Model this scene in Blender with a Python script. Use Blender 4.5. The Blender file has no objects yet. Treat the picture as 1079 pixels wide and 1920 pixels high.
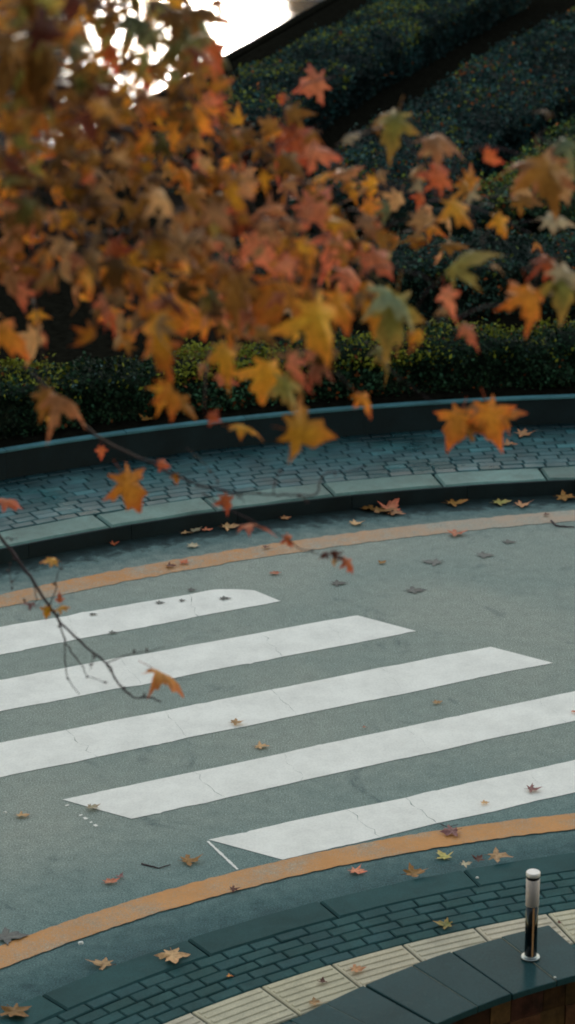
import bpy, math, random
import numpy as np
from mathutils import Vector, noise
random.seed(7); rng = np.random.default_rng(7)
S = bpy.context.scene; COL = S.collection
rad = math.radians
PI = math.pi
# ------------------------------------------------------------------ camera model
F = 5200.0; CH = 8.5; PC = rad(19.68)
CAM = np.array([0, 0, CH]); R_ = np.array([1.0, 0, 0]); U_ = np.array([0, math.sin(PC), math.cos(PC)]); D_ = np.array([0, math.cos(PC), -math.sin(PC)])
def ray(px, py): return D_ + R_ * ((px - 539.5) / F) - U_ * ((py - 960) / F)
def G(px, py, z=0.0):
    d = ray(px, py); return CAM + d * ((z - CH) / d[2])
def A3(px, py, dist): return CAM + ray(px, py) * dist

# ------------------------------------------------------------------ helpers
def mesh_from(name, V, Fc, col=None, smooth=False):
    me = bpy.data.meshes.new(name)
    V = np.asarray(V, dtype=np.float32)
    if isinstance(Fc, np.ndarray):
        nf, k = Fc.shape
        me.vertices.add(len(V)); me.vertices.foreach_set('co', V.ravel())
        me.loops.add(nf * k); me.loops.foreach_set('vertex_index', Fc.astype(np.int32).ravel())
        me.polygons.add(nf)
        me.polygons.foreach_set('loop_start', np.arange(0, nf * k, k, dtype=np.int32))
        me.polygons.foreach_set('loop_total', np.full(nf, k, dtype=np.int32))
        me.update(calc_edges=True)
    else:
        me.from_pydata([tuple(map(float, v)) for v in V], [], [tuple(int(i) for i in f) for f in Fc]); me.update()
    if col is not None:
        a = me.color_attributes.new('tint', 'FLOAT_COLOR', 'POINT')
        c = np.ones((len(V), 4), dtype=np.float32); c[:, :3] = np.asarray(col, dtype=np.float32)
        a.data.foreach_set('color', c.ravel())
    if smooth: me.polygons.foreach_set('use_smooth', [True] * len(me.polygons))
    return me
def link(name, me, mat, parent=None, label=None, cat=None, group=None, kind=None, loc=None):
    o = bpy.data.objects.new(name, me); COL.objects.link(o)
    if me is not None and mat is not None:
        me.materials.clear(); me.materials.append(mat)
    if parent is not None: o.parent = parent
    if loc is not None: o.location = loc
    if label: o['label'] = label
    if cat: o['category'] = cat
    if group: o['group'] = group
    if kind: o['kind'] = kind
    return o
def empty(name, loc, label, cat, group=None):
    o = bpy.data.objects.new(name, None); COL.objects.link(o); o.location = loc
    o.empty_display_size = .1
    o['label'] = label; o['category'] = cat
    if group: o['group'] = group
    return o
class MB:
    def __init__(s): s.v = []; s.f = []; s.c = []
    def add(s, vs, fs, c=(1, 1, 1)):
        n = len(s.v); s.v += [tuple(v) for v in vs]; s.f += [tuple(i + n for i in f) for f in fs]
        s.c += [c] * len(vs)
    def mesh(s, name, smooth=False): return mesh_from(name, s.v, s.f, s.c, smooth)

def nd(nt, t, **kw):
    n = nt.nodes.new(t)
    for k, v in kw.items():
        if k in n.inputs: n.inputs[k].default_value = v
        else: setattr(n, k, v)
    return n
def new_mat(name):
    m = bpy.data.materials.new(name); m.use_nodes = True
    nt = m.node_tree; b = nt.nodes['Principled BSDF']; return m, nt, b
def lk(nt, a, b): nt.links.new(a, b)
def geo_pos(nt): return nt.nodes.new('ShaderNodeNewGeometry').outputs['Position']
def noi(nt, pos, scale, detail=3, rough=.5, dist=0):
    n = nd(nt, 'ShaderNodeTexNoise'); n.inputs['Scale'].default_value = scale; n.inputs['Detail'].default_value = detail
    n.inputs['Roughness'].default_value = rough; n.inputs['Distortion'].default_value = dist
    lk(nt, pos, n.inputs['Vector']); return n.outputs['Fac']
def ramp(nt, fac, stops):
    n = nt.nodes.new('ShaderNodeValToRGB'); e = n.color_ramp.elements
    while len(e) < len(stops): e.new(.5)
    for i, (p, c) in enumerate(stops):
        e[i].position = p; e[i].color = (*c, 1) if isinstance(c, tuple) else (c, c, c, 1)
    lk(nt, fac, n.inputs['Fac']); return n.outputs['Color']
def mixc(nt, fac, a, b, mode='MIX'):
    n = nt.nodes.new('ShaderNodeMix'); n.data_type = 'RGBA'; n.blend_type = mode
    for sock, v in ((n.inputs['Factor'], fac), (n.inputs[6], a), (n.inputs[7], b)):
        if isinstance(v, (int, float)): sock.default_value = v
        elif isinstance(v, tuple): sock.default_value = (*v, 1)
        else: lk(nt, v, sock)
    return n.outputs[2]
def mth(nt, op, a, b=0.0, clamp=False):
    n = nt.nodes.new('ShaderNodeMath'); n.operation = op; n.use_clamp = clamp
    for i, v in enumerate((a, b)):
        if isinstance(v, (int, float)): n.inputs[i].default_value = v
        else: lk(nt, v, n.inputs[i])
    return n.outputs[0]
def bump(nt, h, b, strength=.3, dist=.005):
    n = nt.nodes.new('ShaderNodeBump'); n.inputs['Strength'].default_value = strength; n.inputs['Distance'].default_value = dist
    lk(nt, h, n.inputs['Height']); lk(nt, n.outputs['Normal'], b.inputs['Normal'])
def ringdist(nt, pos, c):      # distance from a vertical axis at c
    s = nt.nodes.new('ShaderNodeSeparateXYZ'); lk(nt, pos, s.inputs[0])
    dx = mth(nt, 'SUBTRACT', s.outputs[0], c[0]); dy = mth(nt, 'SUBTRACT', s.outputs[1], c[1])
    return mth(nt, 'SQRT', mth(nt, 'ADD', mth(nt, 'MULTIPLY', dx, dx), mth(nt, 'MULTIPLY', dy, dy)))
def attr(nt):
    n = nt.nodes.new('ShaderNodeAttribute'); n.attribute_name = 'tint'; return n.outputs['Color']

# ring families (centre, radii) of the curved street
CN = (4.363, 8.337); RK, RKB, RT = 8.709, 8.451, 7.956; RTI = RT - .42
CF = (4.203, 11.847); RF, RFB, RW = 12.509, 12.894, 14.16
ZN, ZF = .12, .15

# ------------------------------------------------------------------ materials
def asphalt_nodes(nt, pos, base=(.276, .316, .288)):
    fine = noi(nt, pos, 85, 4, .8)
    mid = noi(nt, pos, 9, 4, .6)
    big = noi(nt, pos, .55, 4, .55, .6)
    k = tuple(v * .50 for v in base); w = tuple(v * 1.9 for v in base)
    c = ramp(nt, fine, [(.33, k), (.5, base), (.68, w)])
    c = mixc(nt, .45, c, ramp(nt, mid, [(.3, .72), (.7, 1.12)]), 'MULTIPLY')
    c = mixc(nt, 1.0, c, ramp(nt, big, [(.32, (.78, .86, .88)), (.64, (1.05, 1.03, 1.02))]), 'MULTIPLY')
    return c, fine, mid, big
def mat_asphalt():
    m, nt, b = new_mat('asphalt'); pos = geo_pos(nt)
    c, fine, mid, big = asphalt_nodes(nt, pos)
    wob = mth(nt, 'MULTIPLY', mth(nt, 'SUBTRACT', mid, .5), .5)
    dn = mth(nt, 'MULTIPLY', mth(nt, 'ADD', mth(nt, 'SUBTRACT', ringdist(nt, pos, CN), RK), wob), .48)     # wet gutters
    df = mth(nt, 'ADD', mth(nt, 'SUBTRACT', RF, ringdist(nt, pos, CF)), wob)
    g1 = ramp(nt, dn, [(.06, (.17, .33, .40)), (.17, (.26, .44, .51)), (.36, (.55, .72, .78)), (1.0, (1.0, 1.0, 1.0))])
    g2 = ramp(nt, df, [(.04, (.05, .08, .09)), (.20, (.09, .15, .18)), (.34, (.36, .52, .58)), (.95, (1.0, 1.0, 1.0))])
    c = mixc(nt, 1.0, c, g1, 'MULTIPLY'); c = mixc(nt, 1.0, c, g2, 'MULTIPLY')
    # a few old patches and oil stains
    st = noi(nt, pos, 1.7, 5, .65, 1.2)
    c = mixc(nt, 1.0, c, ramp(nt, st, [(.30, (.62, .66, .70)), (.40, (1, 1, 1))]), 'MULTIPLY')
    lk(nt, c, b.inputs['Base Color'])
    lk(nt, ramp(nt, big, [(.3, .62), (.7, .8)]), b.inputs['Roughness'])
    b.inputs['Specular IOR Level'].default_value = .12
    bump(nt, fine, b, .5, .006); return m
def mat_wet_asphalt():
    m, nt, b = new_mat('wet_asphalt'); pos = geo_pos(nt)
    c, fine, mid, big = asphalt_nodes(nt, pos, (.05, .06, .065))
    lk(nt, c, b.inputs['Base Color'])
    pud = noi(nt, pos, .8, 5, .65, 1.2)
    lk(nt, ramp(nt, pud, [(.38, .10), (.60, .36)]), b.inputs['Roughness']); b.inputs['Specular IOR Level'].default_value = .3
    bump(nt, noi(nt, pos, 5, 6, .7), b, .5, .03); return m
def mat_paint(name, base, wear_lo, wear_hi, grain=150, fade=None):
    m, nt, b = new_mat(name); pos = geo_pos(nt)
    a, fine, mid, big = asphalt_nodes(nt, pos)
    dirt = ramp(nt, noi(nt, pos, 3.2, 5, .65), [(.30, .84), (.62, 1.0)])
    p = mixc(nt, 1.0, base, dirt, 'MULTIPLY')
    p = mixc(nt, .6, p, ramp(nt, noi(nt, pos, 60, 3, .6), [(.3, .86), (.6, 1.04)]), 'MULTIPLY')
    if fade:
        s = nt.nodes.new('ShaderNodeSeparateXYZ'); lk(nt, pos, s.inputs[0])
        fx = mth(nt, 'ADD', mth(nt, 'MULTIPLY', s.outputs[0], .30), mth(nt, 'MULTIPLY', noi(nt, pos, 2.0, 3), .55))
        p = mixc(nt, ramp(nt, fx, [(.15, .0), (.75, .9)]), p, fade)
    w = noi(nt, pos, grain, 3, .7)
    w2 = noi(nt, pos, 2.6, 5, .7)
    wear = ramp(nt, mth(nt, 'ADD', mth(nt, 'MULTIPLY', w, .55), mth(nt, 'MULTIPLY', w2, .45)), [(wear_lo, 1.0), (wear_hi, 0.0)])
    c = mixc(nt, wear, p, a)
    lk(nt, c, b.inputs['Base Color']); b.inputs['Roughness'].default_value = .6
    b.inputs['Specular IOR Level'].default_value = .3
    bump(nt, w, b, .25, .003); return m
def mat_stone(name, base, rough=.55, var=.35, scale=4, fine=70, spec=.4, use_tint=True, wet=None, bstr=.25, damp_shade=False):
    m, nt, b = new_mat(name); pos = geo_pos(nt)
    c = ramp(nt, noi(nt, pos, scale, 5, .6, .3), [(.28, tuple(v * (1 - var) for v in base)), (.72, tuple(v * (1 + var) for v in base))])
    c = mixc(nt, .8, c, ramp(nt, noi(nt, pos, fine, 3, .7), [(.3, .78), (.7, 1.2)]), 'MULTIPLY')
    if use_tint: c = mixc(nt, 1.0, c, attr(nt), 'MULTIPLY')
    if damp_shade:      # wetness and wall shade painted into the pavers along the planter wall's foot
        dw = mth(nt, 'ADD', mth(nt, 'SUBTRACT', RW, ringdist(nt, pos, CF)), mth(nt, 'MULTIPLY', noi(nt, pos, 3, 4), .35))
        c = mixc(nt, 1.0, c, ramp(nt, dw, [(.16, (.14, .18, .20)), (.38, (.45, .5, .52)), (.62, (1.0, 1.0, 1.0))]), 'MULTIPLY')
    lk(nt, c, b.inputs['Base Color'])
    if wet: lk(nt, ramp(nt, noi(nt, pos, wet[2], 4, .6, .5), [(.38, wet[0]), (.62, wet[1])]), b.inputs['Roughness'])
    else: b.inputs['Roughness'].default_value = rough
    b.inputs['Specular IOR Level'].default_value = spec
    bump(nt, noi(nt, pos, fine, 4, .7), b, bstr, .003); return m
def mat_leaf(name, trans=.35, rough=.5, spec=.35, spots=True):
    m, nt, b = new_mat(name); pos = geo_pos(nt)
    c = attr(nt)
    if spots: c = mixc(nt, .7, c, ramp(nt, noi(nt, pos, 55, 4, .65), [(.32, (.55, .42, .38)), (.55, (1.08, 1.05, 1.0))]), 'MULTIPLY')
    lk(nt, c, b.inputs['Base Color']); b.inputs['Roughness'].default_value = rough
    b.inputs['Specular IOR Level'].default_value = spec
    t = nt.nodes.new('ShaderNodeBsdfTranslucent'); lk(nt, c, t.inputs['Color'])
    mx = nt.nodes.new('ShaderNodeMixShader'); mx.inputs[0].default_value = trans
    lk(nt, b.outputs[0], mx.inputs[1]); lk(nt, t.outputs[0], mx.inputs[2])
    lk(nt, mx.outputs[0], nt.nodes['Material Output'].inputs['Surface']); return m
def mat_simple(name, base, rough=.5, metal=0.0, spec=.5, var=0.0, scale=20):
    m, nt, b = new_mat(name); pos = geo_pos(nt)
    if var:
        lk(nt, ramp(nt, noi(nt, pos, scale, 4, .6), [(.3, tuple(v * (1 - var) for v in base)), (.7, tuple(v * (1 + var) for v in base))]), b.inputs['Base Color'])
    else: b.inputs['Base Color'].default_value = (*base, 1)
    b.inputs['Roughness'].default_value = rough; b.inputs['Metallic'].default_value = metal
    b.inputs['Specular IOR Level'].default_value = spec; return m

M_ASPH = mat_asphalt(); M_WET = mat_wet_asphalt()
M_WHITE = mat_paint('white_road_paint', (.88, .88, .845), .29, .34)
M_YEL = mat_paint('ochre_road_paint', (.60, .275, .085), .35, .52)
M_YEL2 = mat_paint('worn_ochre_road_paint', (.56, .23, .055), .39, .56, fade=(.40, .31, .24))
M_PAVN = mat_stone('dark_paver', (.026, .082, .088), .7, .22, 4, 70, .12)
M_PAVF = mat_stone('far_paver', (.027, .097, .110), .5, .35, 3, 90, .45, wet=(.26, .6, 1.2), damp_shade=True)
M_JOINT = mat_stone('joint_sand', (.008, .034, .042), .9, .4, 8, 120, .2, use_tint=False)
M_KERBN = mat_stone('dark_kerb_stone', (.026, .084, .090), .7, .25, 2.5, 110, .12)
M_KERBF = mat_stone('grey_kerb_stone', (.092, .188, .175), .55, .35, 3.5, 60, .4)
M_TACT = mat_stone('tactile_concrete', (.52, .485, .385), .8, .14, 7, 120, .15)
M_CAP = mat_stone('honed_cap_stone', (.026, .068, .075), .3, .18, 2, 60, .03, wet=(.14, .3, 2.2), bstr=.08)
M_MORTAR = mat_stone('pale_mortar', (.14, .16, .14), .9, .3, 12, 90, .1, use_tint=False)
M_CLAD = mat_stone('rusty_wall_stone', (.055, .026, .012), .7, .7, 9, 60, .2, bstr=.6)
M_WALLF = mat_stone('dark_planter_stone', (.006, .016, .020), .7, .4, 3, 60, .25)
M_COPE = mat_stone('planter_coping_stone', (.06, .19, .23), .5, .3, 3, 60, .4)
M_SOIL = mat_stone('bark_mulch', (.008, .008, .006), .95, .6, 12, 60, .0, use_tint=False, bstr=.8)
M_GROUND = mat_stone('verge_ground', (.03, .035, .02), .9, .5, 1, 40, .2, use_tint=False)
M_HEDGE = mat_leaf('hedge_leaf', .12, .7, .15, spots=False)
M_MAPLE = mat_leaf('autumn_leaf', .38, .52, .38)
M_FALLEN = mat_leaf('dry_leaf', .12, .55, .35)
M_BARK = mat_simple('bark', (.045, .030, .026), .8, var=.5, scale=30)
M_TWIG = mat_simple('plum_twig_bark', (.030, .013, .022), .6, var=.3, scale=40)
M_STEEL = mat_simple('dark_steel', (.03, .036, .04), .2, 1.0)
M_RING = mat_simple('bright_steel', (.34, .38, .38), .35, 1.0)
M_GLINT = mat_simple('warm_glint', (.80, .42, .20), .35, .2)  # colour of the warm reflection painted on the bollard post
M_LENS = mat_simple('frosted_lens', (.62, .56, .56), .35, spec=.5, var=.06, scale=25)
M_BERRY = mat_simple('red_berry', (.55, .015, .02), .3)
M_PALE = mat_simple('white_scrap', (.7, .72, .7), .6)

# ------------------------------------------------------------------ ring builders
def pt(c, r, a, z): return (c[0] + r * math.cos(a), c[1] + r * math.sin(a), z)
def ring_sheet(name, c, r0, r1, z, a0, a1, mat, n=160, kind='structure', jit=0.0, label=None):
    v = []; f = []
    for i in range(n + 1):
        a = rad(a0 + (a1 - a0) * i / n)
        j0 = (noise.noise(Vector((i * .31, r0, 3))) * jit); j1 = (noise.noise(Vector((i * .37, r1, 9))) * jit)
        v += [pt(c, r0 + j0, a, z), pt(c, r1 + j1, a, z)]
    for i in range(n): f.append((2 * i, 2 * i + 1, 2 * i + 3, 2 * i + 2))
    me = mesh_from(name, v, [q[::-1] for q in f])
    for p in me.polygons:
        pass
    me.update()
    if me.polygons[0].normal.z < 0: me.flip_normals()
    return link(name, me, mat, kind=kind, label=label)
def ring_block(mb, c, r0, r1, a0, a1, z0, z1, ch=.006, seg=1, tint=(1, 1, 1), tilt=(0, 0), rj=0.0):
    """a stone between two radii and two angles (radians), chamfered on top; rough outline when rj"""
    V = []; Fq = []
    n = seg
    for lvl, (ins, z) in enumerate(((0, z0), (0, z1 - ch), (ch, z1))):
        for i in range(n + 1):
            t = i / n; a = a0 + (a1 - a0) * t
            da = ins / ((r0 + r1) / 2)
            a = min(max(a, a0 + da), a1 - da)
            dz = 0 if lvl == 0 else tilt[0] * (t - .5)
            w0 = noise.noise(Vector((a * 40, r0 * 9, 1))) * rj; w1 = noise.noise(Vector((a * 40, r1 * 9, 5))) * rj
            V.append(pt(c, r0 + ins + w0, a, z + dz - (0 if lvl == 0 else tilt[1]))); V.append(pt(c, r1 - ins + w1, a, z + dz + (0 if lvl == 0 else tilt[1])))
    st = 2 * (n + 1)
    for l in range(2):
        for i in range(n):
            b = l * st + 2 * i; t = b + st
            Fq.append((b, b + 2, t + 2, t)); Fq.append((b + 3, b + 1, t + 1, t + 3))
        b = l * st; t = b + st; Fq.append((b + 1, b, t, t + 1))
        b = l * st + 2 * n; t = b + st; Fq.append((b, b + 1, t + 1, t))
    for i in range(n):
        b = 2 * st + 2 * i; Fq.append((b, b + 2, b + 3, b + 1))
    mb.add(V, Fq, tint)
def pavers(name, c, r0, r1, z, a0, a1, mat, rows, length=.205, gap=.009, cgap=None, off=.5, vary=.2, ch=.007, hi=None, label=None):
    mb = MB(); h = (r1 - r0) / rows
    for k in range(rows):
        cg = cgap or gap; ra = r0 + k * h + cg / 2; rb = ra + h - cg; rm = (ra + rb) / 2
        da = length / rm; a = rad(a0) - (k * off % 1) * da - random.uniform(0, .12) * da
        while a < rad(a1):
            L = da * random.uniform(.94, 1.05)
            t = random.uniform(1 - vary, 1 + vary)
            if hi and random.random() < hi: t *= random.uniform(1.3, 1.8)
            ring_block(mb, c, ra + random.uniform(-.002, .002), rb + random.uniform(-.002, .002), a + gap / 2 / rm, a + L - gap / 2 / rm, z - .03, z + random.uniform(-.0025, .0025), ch, 1,
                       (t, t * random.uniform(.97, 1.03), t * random.uniform(.97, 1.03)), (random.uniform(-.003, .003), random.uniform(-.0015, .0015)))
            a += L
    return link(name, mb.mesh(name), mat, kind='structure', label=label)

# ------------------------------------------------------------------ ground, roads, pavements
def plane(name, x0, x1, y0, y1, z, mat, n=1):
    V = [(x0, y0, z), (x1, y0, z), (x1, y1, z), (x0, y1, z)]
    return link(name, mesh_from(name, V, [(0, 1, 2, 3)]), mat, kind='structure')
plane('terrain', -1500, 1500, -1500, 1500, -.03, M_GROUND)
plane('road', -60, 60, -20, 140, 0, M_ASPH)
LD = np.array([3.2, 10.48]); LD /= np.hypot(*LD); L0 = np.array([-1.79, 41.88])       # edge of the far carriageway
def lp(t): return L0 + LD * t
a, b_ = lp(-21), lp(60); nrm = np.array([-LD[1], LD[0]]) * 9.5
link('far_road', mesh_from('far_road', [(*a, .004), (*b_, .004), (*(b_ + nrm), .004), (*(a + nrm), .004)], [(0, 1, 2, 3)]), M_WET, kind='structure')

# near pavement
ring_sheet('pavement', CN, 3.2, RKB, ZN - .012, 70, 200, M_JOINT)
pavers('pavement', CN, RT, RKB, ZN, 98, 148, M_PAVN, 5, vary=.07, label='dark brick paving between kerb and tactile strip')
pavers('pavement', CN, RTI - 2.0, RTI, ZN, 84, 150, M_PAVN, 20)
# kerb stones with uneven joints
mb = MB(); a = rad(85); widths = [1.05, .98, 1.1, .92]
i = 0
joints = []
while a < rad(165):
    L = widths[i % 4] / RK; i += 1
    t = random.uniform(.85, 1.15)
    ring_block(mb, CN, RKB + .004, RK + random.uniform(-.004, .006), a, a + L - .012 / RK, -.02, ZN + random.uniform(-.004, .004), .012, 10, (t, t, t), (random.uniform(-.004, .004), 0), .008)
    a += L
link('kerb', mb.mesh('kerb'), M_KERBN, kind='structure', label='dark kerb stones edging the brick pavement beside the ochre line')
# tactile strip: ribbed slabs
mb = MB(); a = rad(84) ; k = 0
while a < rad(160):
    L = .50 / ((RT + RTI) / 2); t = random.uniform(.88, 1.08); tint = (t, t * random.uniform(.96, 1.0), t * random.uniform(.92, 1.0))
    g = .007 / RT
    ring_block(mb, CN, RTI + .006, RT - .006, a + g, a + L - g, ZN - .04, ZN + .002, .006, 4, tint)
    w = (RT - RTI - .03) / 6
    for j in range(6):
        r0 = RTI + .015 + j * w + w * .2
        ring_block(mb, CN, r0, r0 + w * .55, a + g + .0022, a + L - g - .0022, ZN - .01, ZN + .009, .005, 4, tint)
    a += L
link('tactile_path', mb.mesh('tactile_path'), M_TACT, kind='structure', label='buff ribbed tactile strip running through the dark brick pavement')

# far pavement
ring_sheet('pavement', CF, RFB - .01, RW + .02, ZF - .012, 60, 175, M_JOINT)
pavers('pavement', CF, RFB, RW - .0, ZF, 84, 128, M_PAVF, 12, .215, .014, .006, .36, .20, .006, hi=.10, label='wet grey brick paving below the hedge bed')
mb = MB(); a = rad(60); i = 0
while a < rad(170):
    L = random.uniform(.95, 1.15) / RF; t = random.uniform(.72, 1.18)
    ring_block(mb, CF, RF + .028 + random.uniform(-.003, .005), RFB - .004 + random.uniform(-.008, .004), a, a + L - .020 / RF, -.02, ZF + random.uniform(-.006, .006), .018, 14, (t, t, t * random.uniform(.97, 1.03)), (random.uniform(-.012, .012), 0), .026)
    a += L
link('kerb', mb.mesh('kerb'), M_KERBF, kind='structure', label='pale grey far kerb with cracked joints')

mb = MB(); a = rad(60)  # thin front course, the face's backlit shade put into its dark colour
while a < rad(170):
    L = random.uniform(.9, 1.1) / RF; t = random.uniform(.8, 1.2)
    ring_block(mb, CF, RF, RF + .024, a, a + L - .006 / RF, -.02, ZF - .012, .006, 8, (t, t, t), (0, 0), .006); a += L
link('kerb', mb.mesh('kerb'), M_WALLF, kind='structure', label='dark wet kerb face under the pale kerb stones, backlit shade put into its colour')

# ------------------------------------------------------------------ road markings
def marking_ring(c, r0, r1, z, a0, a1, mat, label, jit):
    ring_sheet('road_marking', c, r0, r1, z, a0, a1, mat, 900, jit=jit, label=label)
marking_ring((3.889, 8.973), 8.50, 8.741, .008, 60, 175, M_YEL, 'ochre line along the near kerb', .012)
marking_ring((5.824, 9.119), 14.757, 15.036, .004, 60, 170, M_YEL2, 'worn ochre line along the far kerb', .03)
def stripe(tl, tr, bl, br, cracks, label, seed, curve_end=None):
    """white bar from four corners (pixels of the photo dropped on the road), split by jagged cracks"""
    q = [G(*p)[:2] for p in (tl, tr, bl, br)]
    L = np.hypot(*(q[1] - q[0])); n = int(L / .035)
    def edge(a, b, s, amp=.013):
        P = []
        d = b - a; d /= np.hypot(*d); nn = np.array([-d[1], d[0]])
        for i in range(n + 1):
            t = i / n; p = a + (b - a) * t; x = t * L
            w = noise.noise(Vector((x * 2.2, s, seed))) * amp + noise.noise(Vector((x * 11, s, seed))) * amp * .6
            if random.random() < .03: w += random.uniform(-.022, .012)
            P.append(p + nn * w)
        return P
    T = edge(q[0], q[1], 1); B = edge(q[2], q[3], 5)
    if curve_end:
        for i in range(n + 1):
            t = i / n
            if t > .93: T[i] = T[i] + (B[i] - T[i]) * ((t - .93) / .07) ** 2 * .35
    m = 8; mbk = MB(); cuts = sorted(cracks)
    cuti = {min(max(int(round(c[0] * n)), 2), n - 3): c for c in cuts}
    V = []; Fq = []
    def row(i, off=0.0):
        r = []
        for j in range(m + 1):
            p = T[i] + (B[i] - T[i]) * (j / m)
            if off:
                p = p + (T[min(i + 1, n)] - T[i]) / .035 * (off + noise.noise(Vector((i, j * 1.3, seed))) * .05)
            r.append((p[0], p[1], .004))
        return r
    prev = row(0)
    for i in range(1, n + 1):
        if i in cuti:
            c = cuti[i]; w = c[1] * .42
            jag = [noise.noise(Vector((i * 3.1, j * .9, seed + 4))) * .05 + (j / m - .5) * (-.40 + c[2] * .5) for j in range(m + 1)]
            d = (T[i] - T[i - 1]); d /= np.hypot(*d)
            wj = [w * max(0.0, min(1.3, .45 + 1.6 * noise.noise(Vector((j * .8, i, 2))))) for j in range(m + 1)]
            A = [(*((T[i] + (B[i] - T[i]) * (j / m)) + d * (jag[j] - wj[j] / 2)), .004) for j in range(m + 1)]
            C = [(*((T[i] + (B[i] - T[i]) * (j / m)) + d * (jag[j] + wj[j] / 2)), .004) for j in range(m + 1)]
            mbk.add(prev + A, [(j, j + 1, m + 2 + j, m + 1 + j) for j in range(m)]); prev = C; skip = 5
            continue
        if any(i - k in cuti for k in range(1, 9)) or any(i + k in cuti for k in range(1, 9)): continue
        cur = row(i)
        mbk.add(prev + cur, [(j, j + 1, m + 2 + j, m + 1 + j) for j in range(m)]); prev = cur
    me = mbk.mesh('road_marking')
    link('road_marking', me, M_WHITE, kind='structure', label=label)
stripe((-560, 1276), (452, 1097), (-430, 1309), (527, 1128), [(.86, .016, .18), (.62, .006, .1)], 'white crossing bar with a rounded end nearest the far kerb', 11, True)
stripe((-380, 1345), (670, 1154), (-262, 1385), (781, 1184), [(.78, .010, .14), (.52, .006, .1), (.90, .004, .1)], 'second white crossing bar from the far kerb', 12)
stripe((-154, 1424), (920, 1213), (-28, 1464), (1036, 1243), [(.21, .014, .22), (.37, .008, .12), (.56, .010, .14), (.76, .004, .1)], 'middle white crossing bar', 13)
stripe((117, 1500), (1170, 1277), (247, 1536), (1290, 1305), [(.185, .013, .18), (.33, .007, .12), (.55, .004, .1), (.80, .004, .1)], 'white crossing bar second from the near kerb', 14)
stripe((391, 1575), (1420, 1352), (531, 1613), (1540, 1380), [(.205, .013, .22), (.30, .015, .2), (.52, .004, .1)], 'white crossing bar touching the near ochre line', 15)
def thin_line(p, q_, w, label, breaks=0):
    a = G(*p)[:2]; b = G(*q_)[:2]; d = b - a; L = np.hypot(*d); d /= L; nn = np.array([-d[1], d[0]]); mbk = MB(); n = 24
    for i in range(n):
        if breaks and random.random() < breaks: continue
        t0, t1 = i / n * L, (i + 1) / n * L
        ww = w * random.uniform(.7, 1.2)
        q4 = [a + d * t0 - nn * ww / 2, a + d * t1 - nn * ww / 2, a + d * t1 + nn * ww / 2, a + d * t0 + nn * ww / 2]
        mbk.add([(*q, .004) for q in q4], [(0, 1, 2, 3)])
    link('road_marking', mbk.mesh('road_marking'), M_WHITE, kind='structure', label=label)
thin_line((390, 1578), (446, 1631), .020, 'thin white setting-out line beside the crossing bar')
thin_line((125, 1510), (182, 1550), .025, 'faint broken setting-out line on the asphalt', .55)

# ------------------------------------------------------------------ hedge bed, its wall
ang = np.radians(np.linspace(60, 172, 80))
bed = [pt(CF, RW + .06, a, .40) for a in ang]
tl = lp(-19); poly = [p for p in bed if (p[0] - L0[0]) * LD[1] - (p[1] - L0[1]) * LD[0] > .1]
poly = poly + [(*lp(-17), .40), (*lp(50), .40), (45, 90, .40), (45, 18, .40)]
V = poly + [(p[0], p[1], -.02) for p in poly]; n = len(poly)
Fq = [tuple(range(n))] + [(i, (i + 1) % n, n + (i + 1) % n, n + i) for i in range(n)]
me = mesh_from('planting_ground', V, Fq); 
if me.polygons[0].normal.z < 0: me.flip_normals()
link('planting_ground', me, M_SOIL, kind='structure')
w = empty('planter_wall', (1.5, 25.7, 0), 'long dark curved retaining wall with a thin pale coping, holding up the hedge bed', 'wall')
w.location = (0, 0, 0)
mb = MB(); a = rad(75)
while a < rad(150):
    L = 1.2 / RW; t = random.uniform(.85, 1.15)
    ring_block(mb, CF, RW, RW + .06, a, a + L - .002 / RW, -.02, .405, .002, 6, (t, t, t)); a += L
link('wall_face', mb.mesh('wall_face'), M_WALLF, w)
mb = MB(); a = rad(75)
while a < rad(150):
    L = 1.2 / RW; t = random.uniform(.75, 1.2)
    ring_block(mb, CF, RW - .012, RW + .072, a, a + L - .006 / RW, .407, .43 + random.uniform(-.002, .002), .004, 6, (t, t, t)); a += L
link('coping', mb.mesh('coping'), M_COPE, w)

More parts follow.
